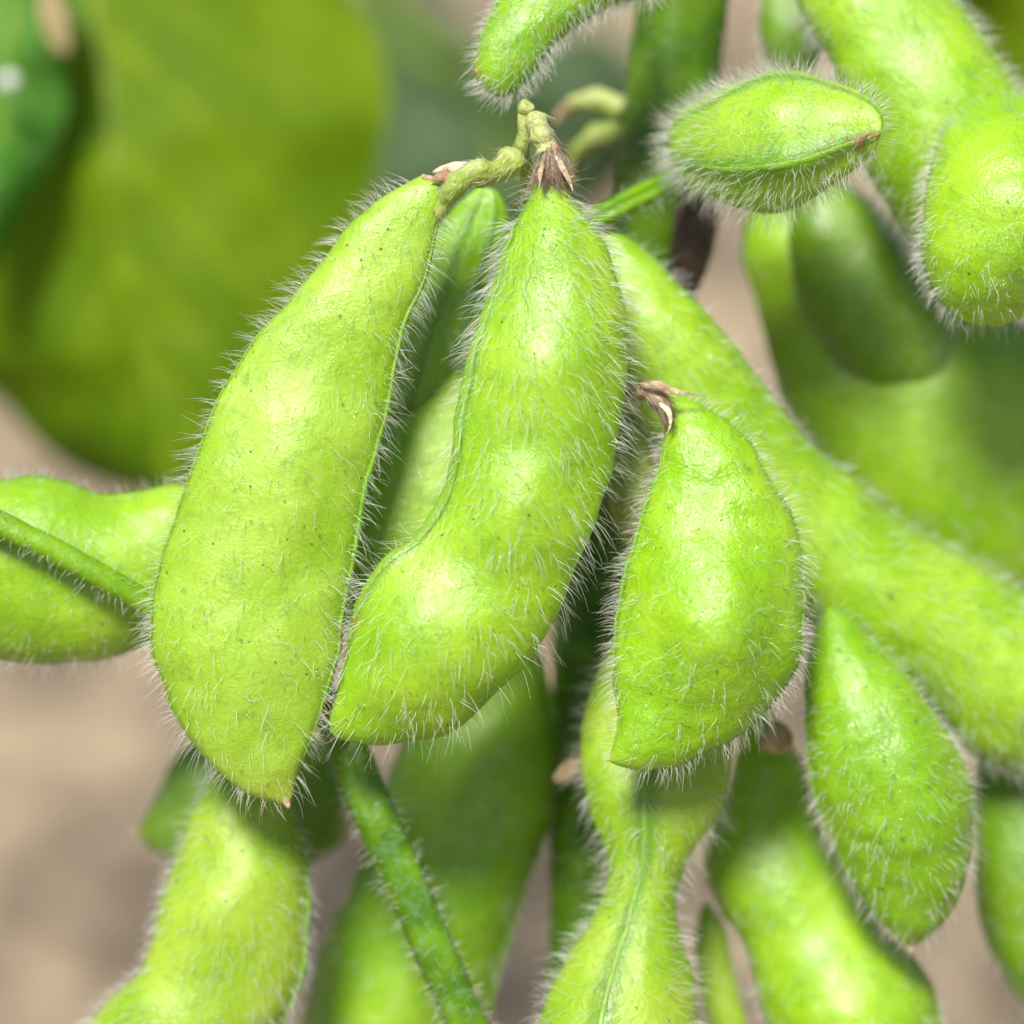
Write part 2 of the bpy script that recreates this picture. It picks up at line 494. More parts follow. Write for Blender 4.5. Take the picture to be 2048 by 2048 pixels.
M_DRYPALE = dry_mat('dry_papery', a=(.62, .42, .27), b=(.78, .70, .50), c2=(.35, .14, .05))
M_NODE = dry_mat('brown_bark', a=(.085, .05, .04), b=(.15, .09, .07), c2=(.04, .025, .02))
M_WATER = water_mat()
M_DROP_GLINT = water_mat(); M_DROP_GLINT.node_tree.nodes['Principled BSDF'].inputs['Roughness'].default_value = .2
M_DROP_GLINT.node_tree.nodes['Principled BSDF'].inputs['Transmission Weight'].default_value = .35  # half-opaque white body stands in for the drop's sun glint

PODS = 'hairy green soybean pods on the plant'
UPN = -FW


def pod(label, L, R, dep, mat=M_POD, hairs=1500, hl=.17, hkw=None, seams=(), beak=None, name='soybean_pod', drops=None, seed=1, **kw):
    g = pod_grid(L, R, dep, seed=seed, **kw)
    at = g['G'][0].mean(0)
    root = thing(name, label, 'pod', at, PODS)
    obj('shell', skin('shell', g), mat, root)
    for w_, rad, a, b in seams:
        obj('seam', skin('seam', seam_grid(g, w_, rad, a, b)), M_SEAM, root)
    if hairs:
        obj('hairs', hair_mesh('hairs', g, hairs, hl, seed=seed + 11, **(hkw or {})), M_HAIR, root, kind='stuff')
    if beak:
        bg = tube_grid(beak[0], beak[1], ns=14, nt=12, wob=.006, seed=seed)
        obj('beak', skin('beak', bg), M_DRY, root)
    if drops:
        obj('dew_drops', drops_mesh('dew_drops', g, drops[0], drops[1], drops[2] if len(drops) > 2 else None, seed=seed, lift=.03), M_WATER, root, kind='stuff')
    return root, g


PI = math.pi
HP = PI / 2

# ================================================================== FRONT PODS
A_L = [(840, 352), (827, 358)] + TL((1430, 750), (1340, 830), (1250, 930), (1170, 1040), (1090, 1140), (1000, 1225), (910, 1345), (845, 1450), (795, 1560), (755, 1680), (720, 1790), (690, 1890)) + \
    BL((640, 80), (605, 190), (583, 300), (573, 400), (572, 490), (588, 590), (625, 700), (692, 810), (770, 915), (850, 1000), (940, 1062), (1060, 1100), (1082, 1108))
A_R = [(848, 352), (878, 366)] + TL((1672, 745), (1655, 830), (1628, 950), (1592, 1080), (1545, 1200), (1508, 1320), (1475, 1450), (1450, 1560), (1420, 1700), (1390, 1850)) + \
    BL((1362, 20), (1335, 180), (1312, 330), (1290, 450), (1270, 560), (1240, 660), (1200, 780), (1160, 900), (1115, 1010), (1100, 1080), (1092, 1108))
pa, gA = pod('broad pale green front pod on the left, flat sided, ending in a blunt brownish tip', A_L, A_R, [.05, .0, .0, .05, .1], mat=M_POD_A, k=[.5, .30, .27, .29, .4], pw=2.25,
    hairs=1900, hl=.18, hkw=dict(edge=4.5, along=.25, lean=(0, .12, 0), brown=.12, dens=lambda t, th: .45 + .9 * (np.abs(np.cos(th)) > .92) + .9 * np.exp(-(t / .3)**2)), bulge=((.25, .22, .08), (.49, .58, .13), (.77, .52, .10)),
    sut=((0.0, .035, .17), (PI, .03, .13)), seams=((0, .034, .03, .97), (1, .016, .05, .96)), beak=([(572, 1596, .08), (575, 1608, .06), (578, 1616, .04)], [9, 7, 3]), seed=1, drops=(70, .011), lump=.006)

B_L = [(1090, 352), (1076, 356)] + V((1000, 375), (972, 425), (945, 490), (925, 550), (905, 610), (888, 680), (872, 760), (862, 830), (848, 895), (820, 965), (780, 1018), (735, 1055), (702, 1095), (678, 1145), (662, 1195), (650, 1250), (636, 1305), (622, 1360), (622, 1380))
B_R = [(1100, 352), (1128, 358)] + V((1082, 375), (1110, 410), (1145, 460), (1166, 520), (1180, 590), (1183, 660), (1176, 740), (1166, 820), (1155, 890), (1133, 960), (1110, 1020), (1085, 1080), (1060, 1140), (1030, 1200), (985, 1268), (930, 1328), (860, 1378), (770, 1404), (690, 1404), (640, 1394), (624, 1384))
pb, gB = pod('curved glossy front pod in the middle, hanging from a brown hairy calyx', B_L, B_R, [.15, 0, -.1, -.05, .1], k=[.8, .62, .54, .5, .5],
    hairs=2200, hl=.21, hkw=dict(edge=3.2, along=.30, lean=(.28, -.12, 0), brown=.10, dens=lambda t, th: 1 + 2.2 * np.exp(-(t / .28)**2) + -.25 * (np.cos(th) > .6)),
    bulge=((.33, .30, .09), (.53, .28, .08), (.80, .45, .11)), sut=(([2.75, 2.75, 2.8, 2.85, 3.0], .06, .17), (-.35, .03, .15)),
    seams=((0, .032, .04, .96),), seed=2, drops=(240, .0085, lambda t, th: np.where((np.cos(th) > -.3), 1, .15)), lump=.005)

C_L = [(1334, 808), (1336, 812)] + V((1258, 800), (1250, 850), (1236, 905), (1214, 960), (1196, 1020), (1180, 1080), (1167, 1140), (1159, 1200), (1158, 1260), (1162, 1320), (1166, 1370), (1156, 1410), (1147, 1434))
C_R = [(1345, 800), (1372, 798)] + V((1335, 768), (1382, 798), (1428, 850), (1460, 905), (1490, 960), (1510, 1020), (1522, 1080), (1525, 1150), (1520, 1210), (1500, 1270), (1468, 1320), (1420, 1368), (1370, 1403), (1310, 1432), (1250, 1449), (1195, 1450), (1160, 1442), (1149, 1436))
pc, gC = pod('short plump wet looking pod with one big seed bulge and a curled brown calyx', C_L, C_R, [.25, .15, .1, .1, .0], mat=M_POD_C, k=[.7, .48, .46, .48, .6],
    hairs=1500, hl=.16, hkw=dict(edge=9.0, along=.1, lean=(-.05, .05, 0), brown=.15, dens=lambda t, th: .5 + .5 * (np.sin(th) < .5)), bulge=((.56, .75, .15), (.90, .25, .05)),
    sut=((0, .03, .15), (PI, .05, .17)), seams=((0, .018, .10, .98), (1, .022, .06, .97)), beak=([(1224, 1512, .02), (1217, 1519, 0), (1211, 1521, -.03)], [7, 5, 2]), seed=3, drops=(150, .0085), lump=.012)

# ================================================================== BEHIND THE FRONT PODS
D_L = BR((470, 420), (400, 480), (330, 570), (285, 700), (266, 850), (266, 980), (285, 1110), (325, 1230), (356, 1330), (348, 1440), (300, 1545), (230, 1640), (165, 1745), (125, 1845), (100, 1940), (85, 2100), (120, 2250), (240, 2340), (330, 2370))
D_R = BR((520, 420), (640, 480), (760, 600), (820, 740), (835, 870), (818, 1000), (780, 1120), (720, 1240), (655, 1340), (622, 1450), (632, 1560), (655, 1660), (682, 1770), (700, 1900), (705, 2050), (680, 2180), (560, 2310), (350, 2372))
pd, gD = pod('yellowing waisted pod hanging below the plump wet pod, green seam down its middle', D_L, D_R, [1.1, 1.0, .8, .65, .55], mat=M_POD_Y, k=[.6, .55, .75, .75, .7],
    hairs=2200, hl=.18, hkw=dict(edge=1.2, along=.35, lean=(0, .25, 0), dens=lambda t, th: 1 + 2.0 * np.exp(-((t - .47) / .12)**2) + 1.2 * (np.abs(np.cos(th)) > .8)),
    bulge=((.75, .1, .15),), sut=(([1.75, 1.75, 1.72, 1.85, 2.0], .06, .22), (-HP, .04, .15)), seams=((0, .018, .05, .95),), seed=4, drops=(40, .010), lump=.006)

E_L = V((1120, 420), (1160, 438), (1225, 485), (1265, 522), (1320, 575), (1370, 630), (1415, 690), (1450, 745), (1485, 790), (1520, 828)) + BR((1180, -200), (1280, -120), (1380, -30), (1500, 50), (1600, 110), (1750, 190), (1850, 240), (1932, 290), (2100, 420), (2220, 600))
E_R = V((1115, 430), (1130, 560), (1150, 700), (1220, 830), (1330, 950), (1420, 1040), (1490, 1130), (1560, 1220), (1605, 1275)) + BR((1600, 765), (1690, 880), (1800, 955), (1932, 990), (2080, 960), (2200, 820), (2225, 620))
pe, gE = pod('long bright pod running diagonally behind the plump wet pod to the right edge', E_L, E_R, [1.0, 1.05, 1.35, 1.6, 1.8], mat=M_POD, k=.55,
    hairs=2600, hl=.16, hkw=dict(edge=3.0, seg=3, along=.3), bulge=((.35, .1, .1), (.62, .16, .1), (.85, .2, .1)), sut=((0, .04, .15), (PI, .05, .17)), seams=((1, .03, .05, .95),), seed=5, lump=.01, drops=(40, .016))

F_L = BR((1190, 360), (1150, 430), (1112, 560), (1100, 700), (1110, 850), (1130, 1000), (1170, 1150), (1230, 1280), (1285, 1390), (1350, 1480), (1420, 1565), (1480, 1630), (1500, 1645))
F_R = BR((1196, 358), (1240, 375), (1310, 430), (1400, 515), (1490, 610), (1570, 720), (1640, 820), (1690, 930), (1722, 1050), (1740, 1200), (1730, 1330), (1692, 1440), (1625, 1540), (1550, 1615), (1506, 1646))
pf, gF = pod('oval green pod at lower right with a sparkling wet patch and brown pointed tip', F_L, F_R, [.95, .78, .75, .85, .95], mat=M_POD_G, k=.68,
    hairs=1300, hl=.13, hkw=dict(edge=5.0, seg=3, along=.2), bulge=((.35, .08, .12), (.66, .12, .14)), sut=((0, .04, .15), (PI, .05, .17)), seams=((0, .022, .05, .96), (1, .022, .05, .96)), seed=6, lump=.014,
    beak=([(1815, 1888, .95), (1822, 1897, .93), (1826, 1904, .9)], [8, 6, 2]), drops=(60, .014))

G_L = BR((880, 700), (850, 860), (800, 1040), (755, 1180), (722, 1320), (735, 1420), (785, 1510), (850, 1600), (905, 1720), (940, 1830), (975, 1940), (1060, 2080), (1200, 2180), (1330, 2210))
G_R = BR((930, 700), (1010, 800), (1080, 920), (1125, 1060), (1180, 1200), (1250, 1330), (1330, 1470), (1430, 1590), (1530, 1690), (1592, 1800), (1630, 1930), (1630, 2060), (1540, 2170), (1360, 2212))
pg, gG = pod('two lobed pod at lower right, shaded above and brightly lit on its fat lower lobe', G_L, G_R, [1.9, 1.9, 1.8, 1.6, 1.6], mat=M_POD, k=.62,
    hairs=1300, hl=.12, hkw=dict(edge=4.0, seg=3), bulge=((.3, .08, .12), (.72, .22, .15)), sut=((0, .04, .15), (PI, .05, .17)), seams=((0, .022, .05, .96),), seed=7, lump=.012, drops=(60, .016))

H_L = BR((1800, 800), (1750, 930), (1735, 1080), (1735, 1250), (1745, 1400), (1765, 1530), (1800, 1650), (1870, 1775), (1950, 1880), (2050, 1950), (2150, 1980))
H_R = BR((1850, 800), (2000, 880), (2120, 1000), (2230, 1200), (2280, 1400), (2300, 1600), (2280, 1800), (2220, 1930), (2160, 1982))
ph, gH = pod('dim green pod cut off by the right edge below the long diagonal pod', H_L, H_R, [2.4, 2.3, 2.2, 2.2, 2.2], mat=M_POD_D, k=.6, hairs=700, hl=.12, hkw=dict(edge=3.0, seg=3), seed=8)

I_L = TR((1180, -420), (1090, -300), (1050, -150), (1075, -10), (1130, 110), (1200, 230), (1270, 380), (1310, 540), (1350, 690), (1420, 800), (1500, 900), (1620, 1010), (1760, 1060))
I_R = TR((1230, -425), (1400, -380), (1540, -230), (1650, -30), (1740, 70), (1825, 195), (1885, 280), (1950, 350), (2060, 480), (2120, 650), (2120, 820), (2040, 960), (1900, 1050), (1790, 1062))
pi_, gI = pod('fat bright pod filling the top right corner behind the fuzzy end on pod', I_L, I_R, [1.6, 1.3, 1.1, 1.2, 1.6], mat=M_POD, k=.6,
    hairs=2200, hl=.15, hkw=dict(edge=5.0, seg=3, along=.1), bulge=((.3, .1, .1), (.55, .1, .12)), sut=((0, .03, .15), (PI, .03, .17)), seams=((0, .022, .05, .95),), seed=9, lump=.006)

J_L = TR((585, 545), (590, 490), (640, 430), (715, 375), (800, 325), (900, 285), (1000, 268), (1100, 272), (1200, 298), (1295, 338), (1360, 385), (1394, 440), (1392, 490))
J_R = TR((587, 555), (596, 610), (640, 670), (710, 725), (790, 770), (880, 797), (970, 800), (1060, 785), (1150, 745), (1230, 690), (1310, 630), (1370, 570), (1392, 500))
pj, gJ = pod('very fuzzy pod seen end on, its ridged face and brown tip pointing forward', J_L, J_R, [1.0, .55, .35, .05, -.35], mat=M_POD, k=[1.1, .95, .9, .75, .6],
    hairs=2500, hl=.19, hkw=dict(r0=.0024, bend=.15, edge=.6, along=-.25, lean=(0, 0, -.1), back=1.0, dens=lambda t, th: 1 + 1.6 * (np.abs(np.cos(th)) > .75) + 1.5 * np.exp(-(t / .2)**2) + 1.0 * np.exp(-((t - 1) / .12)**2)),
    sut=(([1.0, 1.05, 1.15, 1.2, 1.3], .14, .30), ([2.35, 2.5, 2.62, 2.55, 2.3], .05, .12)), seams=((0, .020, .16, .97),), seed=10, pw=1.85,
    beak=([(1715, 285, -.30), (1727, 276, -.42), (1736, 264, -.52)], [10, 8, 3]))

K_L = TR((1850, 350), (1760, 385), (1690, 440), (1635, 490), (1590, 580), (1565, 680), (1552, 780), (1550, 880), (1556, 980), (1582, 1075), (1630, 1150), (1700, 1208), (1790, 1230), (1830, 1232))
K_R = TR((1870, 350), (1990, 380), (2080, 450), (2140, 560), (2170, 700), (2170, 830), (2140, 940), (2090, 1030), (2030, 1100), (1970, 1160), (1900, 1205), (1840, 1233))
pk, gK = pod('rounded pod end at the right edge with a short fringe down its left side', K_L, K_R, [.9, .55, .35, .35, .5], mat=M_POD_C, k=.75,
    hairs=1500, hl=.13, hkw=dict(edge=6.0, along=.05, dens=lambda t, th: 1 + 1.0 * (np.cos(th) < -.9)), bulge=((.5, .1, .2),), sut=(([.9, .7, .4, .2, 0], .03, .12), (PI, .03, .13)), seams=((0, .016, .45, .98),), seed=11, lump=.006, drops=(30, .010))

L_L = TR((1080, 620), (1050, 740), (1040, 880), (1055, 1020), (1095, 1160), (1150, 1270), (1225, 1370), (1315, 1445), (1420, 1495), (1540, 1512), (1640, 1512), (1652, 1510))
L_R = TR((1110, 620), (1230, 660), (1330, 740), (1410, 835), (1490, 940), (1560, 1060), (1625, 1180), (1670, 1270), (1685, 1360), (1672, 1440), (1656, 1508))
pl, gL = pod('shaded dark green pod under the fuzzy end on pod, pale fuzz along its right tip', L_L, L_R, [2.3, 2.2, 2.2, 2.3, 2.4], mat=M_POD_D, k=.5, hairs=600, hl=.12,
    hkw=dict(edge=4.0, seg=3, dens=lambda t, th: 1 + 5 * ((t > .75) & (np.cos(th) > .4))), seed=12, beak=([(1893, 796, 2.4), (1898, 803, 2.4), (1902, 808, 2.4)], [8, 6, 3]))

Mp_L = TR((1050, 640), (960, 700), (900, 790), (878, 900), (880, 1010), (905, 1120), (945, 1250), (990, 1380), (1030, 1520), (1090, 1640), (1180, 1790), (1300, 1930), (1440, 2060), (1600, 2170), (1800, 2250), (2000, 2250))
Mp_R = TR((1090, 640), (1250, 690), (1400, 790), (1540, 930), (1680, 1060), (1800, 1150), (1940, 1240), (2080, 1340), (2180, 1500), (2230, 1700), (2200, 1900), (2130, 2130), (2010, 2251))
pm, gM = pod('broad out of focus pod behind the dark shaded pod, curving down to the right edge', Mp_L, Mp_R, [2.7, 2.7, 2.7, 2.7, 2.7], mat=M_POD, k=.42, hairs=1300, hl=.14, hkw=dict(edge=3.0, seg=3), seed=13, drops=(120, .016), bulge=((.3, .1, .15), (.7, .15, .2)))

N_L = V((1120, -120), (1030, -80), (960, -35), (933, 5), (915, 50), (902, 95), (893, 130), (893, 142))
N_R = V((1140, -118), (1230, -70), (1235, -20), (1165, 8), (1110, 36), (1060, 72), (1022, 110), (998, 145), (972, 172), (940, 180), (914, 166), (897, 146))
pn, gN = pod('small pod tip poking down from the top edge above the brown calyx', N_L, N_R, [.7, .5, .4, .3, .3], mat=M_POD_G, k=.6, hairs=1900, hl=.13, hkw=dict(edge=4.0, along=.3, dens=lambda t, th: 1 + 1.0 * (np.cos(th) > .5)), seed=14,
    seams=((1, .02, .1, .97),), beak=([(953, 140, .28), (956, 145, .26), (950, 139, .24)], [7, 6, 3]), lump=.008)

O_L = V((395, 925), (330, 912), (265, 925), (205, 928), (135, 910), (60, 899), (0, 903), (-80, 930), (-160, 985), (-190, 1060))
O_R = V((395, 1080), (340, 1170), (290, 1208), (240, 1232), (180, 1248), (120, 1254), (60, 1252), (0, 1246), (-80, 1225), (-160, 1160), (-192, 1075))
po, gO = pod('smooth bright pod lying sideways at the left edge behind a thin green leaf stalk', O_L, O_R, [1.0, .95, .9, .9, 1.0], mat=M_POD, k=.6, hairs=1200, hl=.13,
    hkw=dict(edge=4.0, along=-.2, rnd=.3, brown=.3), sut=((0, .03, .14), (PI, .03, .14)), bulge=((.25, .08, .12), (.6, .12, .2)), seed=15, lump=.006, drops=(40, .009))

P_L = BL((900, 890), (840, 960), (770, 1050), (715, 1130), (680, 1220), (648, 1320), (612, 1420), (582, 1530), (560, 1640), (528, 1730), (450, 1800), (375, 1870), (320, 1940), (270, 2080), (300, 2220), (420, 2290))
P_R = BL((930, 890), (1040, 970), (1095, 1080), (1132, 1180), (1160, 1300), (1172, 1450), (1172, 1600), (1152, 1720), (1112, 1830), (1060, 1940), (960, 2060), (800, 2180), (620, 2270), (440, 2292))
pp, gP = pod('pale soft focus pod hanging below the broad front pod, with a pinched waist', P_L, P_R, [1.1, 1.05, 1.05, 1.1, 1.2], mat=M_POD_Y, k=.62, hairs=2000, hl=.13, hkw=dict(edge=3.5, seg=3), bulge=((.35, .1, .14),), seed=16,
    sut=((.15, .03, .15), (PI, .03, .14)), seams=((0, .025, .06, .95),), drops=(50, .012))

Q_L = BL((1330, 1080), (1250, 900), (1060, 800), (860, 800), (720, 880), (640, 965), (585, 1070), (540, 1160), (513, 1205))
Q_R = BL((1330, 1120), (1300, 1230), (1190, 1310), (1020, 1370), (850, 1390), (720, 1360), (620, 1312), (560, 1262), (514, 1212))
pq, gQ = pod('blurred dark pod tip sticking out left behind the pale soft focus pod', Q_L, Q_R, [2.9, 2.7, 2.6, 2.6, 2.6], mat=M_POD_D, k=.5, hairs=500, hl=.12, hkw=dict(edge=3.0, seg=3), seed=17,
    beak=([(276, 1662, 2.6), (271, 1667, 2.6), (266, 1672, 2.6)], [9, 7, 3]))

R_L = V((880, 1180), (800, 1290), (755, 1400), (720, 1500), (695, 1600), (650, 1695), (607, 1790), (586, 1870), (572, 1960), (590, 2060), (650, 2130), (700, 2150))
R_R = V((900, 1178), (975, 1180), (1025, 1240), (1046, 1330), (1056, 1420), (1046, 1520), (1020, 1605), (990, 1685), (962, 1760), (940, 1835), (915, 1940), (860, 2060), (780, 2130), (710, 2151))
pr, gR = pod('large shaded olive pod behind the thick leaf stalk at the bottom centre', R_L, R_R, [2.4, 2.3, 2.3, 2.4, 2.5], mat=M_POD_G, k=.5, hairs=1100, hl=.12, hkw=dict(edge=3.0, seg=3), bulge=((.3, .1, .15), (.7, .12, .15)), seed=18, seams=((0, .025, .06, .95),))

Vv_L = TL((1800, 700), (1700, 790), (1635, 900), (1590, 1050), (1535, 1200), (1490, 1370), (1460, 1520), (1470, 1630), (1520, 1700))
Vv_R = TL((1880, 720), (1920, 800), (1915, 930), (1880, 1080), (1830, 1240), (1770, 1400), (1710, 1530), (1640, 1650), (1570, 1702))
pv, gV = pod('narrow ribbed dark green pod in the gap between the two long front pods', Vv_L, Vv_R, [.9, 1.0, 1.1, 1.2, 1.2], mat=M_POD_G, k=.5, hairs=500, hl=.12, hkw=dict(edge=2.0, seg=3, along=.6), seed=19,
    sut=((HP + .3, .14, .16), (HP - .5, .10, .14), (PI, .05, .15)), seams=((0, .014, .05, .95),))

W_L = TL((1640, 1540), (1500, 1580), (1380, 1680), (1300, 1780), (1250, 1880)) + BL((1190, 80), (1160, 250), (1200, 400), (1470, 480))  # left side widened out of sight to block a stray streak of light
W_R = TL((1660, 1400), (1760, 1400), (1830, 1500), (1860, 1650), (1850, 1850)) + BL((1800, 120), (1700, 280), (1580, 420), (1490, 482))
pw_, gW = pod('soft focus pale pod low in the gap between the two long front pods', W_L, W_R, [1.1, 1.0, .95, 1.0, 1.1], mat=M_POD_A, k=.45, hairs=500, hl=.12, hkw=dict(edge=2.0, seg=3), seed=20)

Y_L = BR((720, 1480), (690, 1600), (700, 1760), (740, 1930), (800, 2080), (830, 2100))
Y_R = BR((740, 1478), (800, 1560), (830, 1700), (870, 1850), (890, 2000), (840, 2101))
py_, gY = pod('little out of focus pod low in the dark gap beside the yellowing waisted pod', Y_L, Y_R, [2.0, 2.0, 2.0, 2.0], mat=M_POD_Y, k=.6, hairs=250, hl=.12, hkw=dict(seg=3), seed=21)

Z_L = TR((1010, -140), (950, -60), (930, 30), (935, 120), (955, 200), (1000, 280), (1040, 300))
Z_R = TR((1040, -140), (1110, -60), (1160, 30), (1180, 120), (1160, 220), (1100, 290), (1050, 301))
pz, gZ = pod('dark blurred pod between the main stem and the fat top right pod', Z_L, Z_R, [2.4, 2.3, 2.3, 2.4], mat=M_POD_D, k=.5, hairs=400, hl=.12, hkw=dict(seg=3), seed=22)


# ================================================================== STALKS AND CALYXES
def stalk(root, pts, radii, mat, name='stalk', wob=.012, seed=3, hairs=0, hl=.1, hm=None, **kw):
    g = tube_grid(pts, radii, ns=36, nt=20, wob=wob, seed=seed, **kw)
    o = obj(name, skin(name, g), mat, root)
    if hairs:
        hm_ = hair_mesh('hairs', g, hairs, hl, seed=seed, r0=.0035, along=2.2, rnd=.3, brown=.5)
        h = subpart('hairs', hm_, hm or M_HAIR, o, np.array(root['_o'])); h['kind'] = 'stuff'
    return o, g


def sepal(root, pts, wpx, mat, seed=1, name='sepal'):
    """Thin dry pointed scale along photo points."""
    n = len(pts)
    g = tube_grid(pts, list(np.array([.6, 1, .8, .45, .12]) * wpx), ns=18, nt=12, wob=.012, seed=seed, flat=.25)
    return obj(name, skin(name, g), mat, root)


# pod B: lumpy pale stalk and brown hairy cup
stalk(pb, [(1062, 226, .12), (1074, 250, .1), (1086, 282, .1), (1094, 306, .1)], [16, 26, 21, 24, 20, 26], M_STALK, seed=31, wob=.02, hairs=80, hl=.07)
o, g = stalk(pb, [(1093, 292, .1), (1098, 315, .08), (1102, 340, .06), (1104, 366, .05)], [23, 24, 26, 27, 24], M_DRY, name='calyx', seed=32, wob=.03, hairs=650, hl=.15, hm=M_HAIRB)
sepal(pb, [(1112, 312, -.05), (1126, 335, -.05), (1140, 355, -.03), (1148, 352, -.1)], 6, M_DRYPALE, 3)
sepal(pb, [(1118, 325, -.1), (1135, 355, -.12), (1142, 370, -.12), (1146, 384, -.12)], 6, M_DRY, 4)
sepal(pb, [(1085, 325, -.1), (1080, 355, -.14), (1080, 368, -.14), (1078, 378, -.14)], 6, M_DRY, 5)
# pod A: jointed stalk with papery scraps
stalk(pa, [(1034, 312, .15), (1012, 332, .05), (985, 344, 0), (950, 346, -.05), (922, 362, -.08), (902, 384, -.08), (886, 408, -.05), (878, 436, 0)], [25, 33, 26, 24, 31, 27, 23, 28, 22, 17, 14, 10], M_STALK, seed=33, wob=.022, hairs=170, hl=.07)
sepal(pa, [(948, 342, -.04), (922, 336, -.05), (894, 336, -.06), (866, 345, -.05)], 15, M_DRYPALE, 6)
sepal(pa, [(905, 356, -.05), (888, 352, -.05), (872, 356, -.06), (860, 362, -.06)], 13, M_DRY, 7)
sepal(pa, [(1036, 312, .05), (1018, 312, .0), (1000, 320, -.02), (984, 332, -.04)], 10, M_DRYPALE, 8)
sepal(pa, [(868, 362, 0), (856, 358, 0), (848, 353, 0), (842, 348, -.02)], 8, M_DRY, 9)
# pod C: bent brown calyx with a long curled scale
o, g = stalk(pc, [(1258, 790, .35), (1275, 782, .22), (1294, 778, .15), (1316, 800, .12), (1332, 826, .12), (1336, 850, .15)], [14, 16, 19, 18, 13, 8], M_DRY, name='calyx', seed=34, wob=.03, hairs=350, hl=.10, hm=M_HAIRB)
sepal(pc, [(1284, 774, .05), (1312, 770, -.02), (1348, 782, -.05), (1380, 788, -.02), (1408, 792, .03)], 8, M_DRY, 10)
sepal(pc, [(1318, 806, .0), (1338, 826, -.03), (1340, 852, -.02), (1330, 874, .03)], 6, M_DRYPALE, 11)
stalk(pc, [(1225, 870, .9), (1240, 822, .7), (1256, 796, .45), (1268, 786, .3)], [16, 16, 15, 13], M_STALK, seed=35)

# the raceme axis these stalks sit on
g = tube_grid([(1052, 214, .12), (1050, 236, .14), (1048, 270, .18), (1040, 305, .25), (1052, 345, .5), (1080, 420, 1.0), (1150, 480, 1.7), (1250, 520, 2.1)], [13, 16, 17, 20, 18, 16, 16, 18], ns=60, nt=18, wob=.02, seed=40)
rt = thing('flower_stalk', 'knobbly yellow green twig that carries the two long front pods', 'twig', g['G'][-1].mean(0))
obj('axis', skin('axis', g), M_STALK, rt)
g2 = tube_grid([(1050, 224, .12), (1052, 214, .1), (1056, 207, .08)], [15, 17, 15], ns=12, nt=16, wob=.01, seed=41)
obj('stub', skin('stub', g2), M_STALK, rt)

# small withered bud between the middle pod and the plump pod
g = pod_grid(V((1180, 800), (1160, 850), (1150, 920), (1160, 990), (1190, 1040)), V((1195, 800), (1225, 840), (1235, 910), (1225, 980), (1195, 1042)), [.8, .75, .7, .8], k=.6, seed=42, lump=.02)
bt = thing('flower_bud', 'yellowish withered bud in the dark gap left of the plump wet pod', 'bud', g['G'][0].mean(0))
obj('bud_body', skin('bud_body', g), M_STALK, bt)
obj('hairs', hair_mesh('hairs', g, 500, .12, seed=42, brown=.5), M_HAIRB, bt, kind='stuff')

# brown scraps
for k_, (pts, w_, lab) in enumerate([
        ([(1160, 1520, 1.3), (1145, 1535, 1.2), (1125, 1550, 1.2), (1108, 1560, 1.2)], 19, 'reddish brown scrap stuck beside the waist of the yellowing pod'),
        ([(1530, 1460, 1.2), (1548, 1475, 1.15), (1562, 1490, 1.15), (1570, 1502, 1.2)], 34, 'brown rounded scrap under the lower right edge of the plump wet pod')]):
    g = tube_grid(pts, list(np.array([.6, 1, 1, .8, .4]) * w_), ns=18, nt=14, wob=.02, seed=50 + k_, flat=.6)
    tt = thing('dry_scrap', lab, 'dry scrap', g['G'][0].mean(0), 'dry flower scraps')
    obj('husk', skin('husk', g), M_DRY, tt)

# ================================================================== STEMS
g = tube_grid([(1440, -1500, 2.6), (1420, -850, 2.4), (1385, -260, 2.3), (1368, 0, 2.3), (1345, 200, 2.3), (1315, 420, 2.35), (1275, 640, 2.5), (1225, 900, 2.6), (1185, 1200, 2.5), (1172, 1500, 2.4), (1168, 1800, 2.4), (1165, 2150, 2.4), (1165, 2600, 2.6), (1170, 3300, 3.2), (1175, 4100, 4.5)],
              [90, 92, 94, 94, 92, 82, 72, 70, 68, 66, 64, 64, 64, 64, 64], ns=170, nt=32, ridges=5, ramp=.05, wob=.02, seed=60)
ms = thing('main_stem', 'thick dark green main stem rising behind the pods to the top edge', 'stem', g['G'][-1].mean(0))
obj('stalk', skin('stalk', g), M_STEMD, ms)
obj('hairs', hair_mesh('hairs', g, 2600, .12, seed=60, seg=3, along=.2), M_HAIR, ms, kind='stuff')
g = tube_grid([(1400, 385, 2.2), (1392, 440, 2.0), (1380, 510, 2.0), (1372, 570, 2.05), (1362, 620, 2.2)], [38, 46, 44, 34, 14], ns=30, nt=20, wob=.03, seed=61)
obj('node_scar', skin('node_scar', g), M_NODE, ms)
for pts, rr in (([(1250, 225, 2.6), (1195, 200, 2.7), (1150, 205, 2.8), (1120, 230, 2.9)], [26, 24, 18, 8]), ([(1240, 265, 2.5), (1190, 275, 2.6), (1155, 305, 2.7), (1140, 340, 2.8)], [26, 24, 18, 8])):
    g = tube_grid(pts, rr, ns=24, nt=16, wob=.03, seed=62)
    tt = thing('withered_flower', 'blurred yellowish withered flower on the left of the main stem, ' + ('upper one' if pts[0][1] < 240 else 'lower one'), 'flower', g['G'][0].mean(0), 'withered flowers beside the stem')
    obj('flower_tube', skin('flower_tube', g), M_STALK, tt)
    g = tube_grid([pts[2], pts[3], (pts[3][0] - 14, pts[3][1] + 20, pts[3][2])], [12, 12, 4], ns=12, nt=12, wob=.02, seed=63)
    obj('sepal', skin('sepal', g), M_DRY, tt)


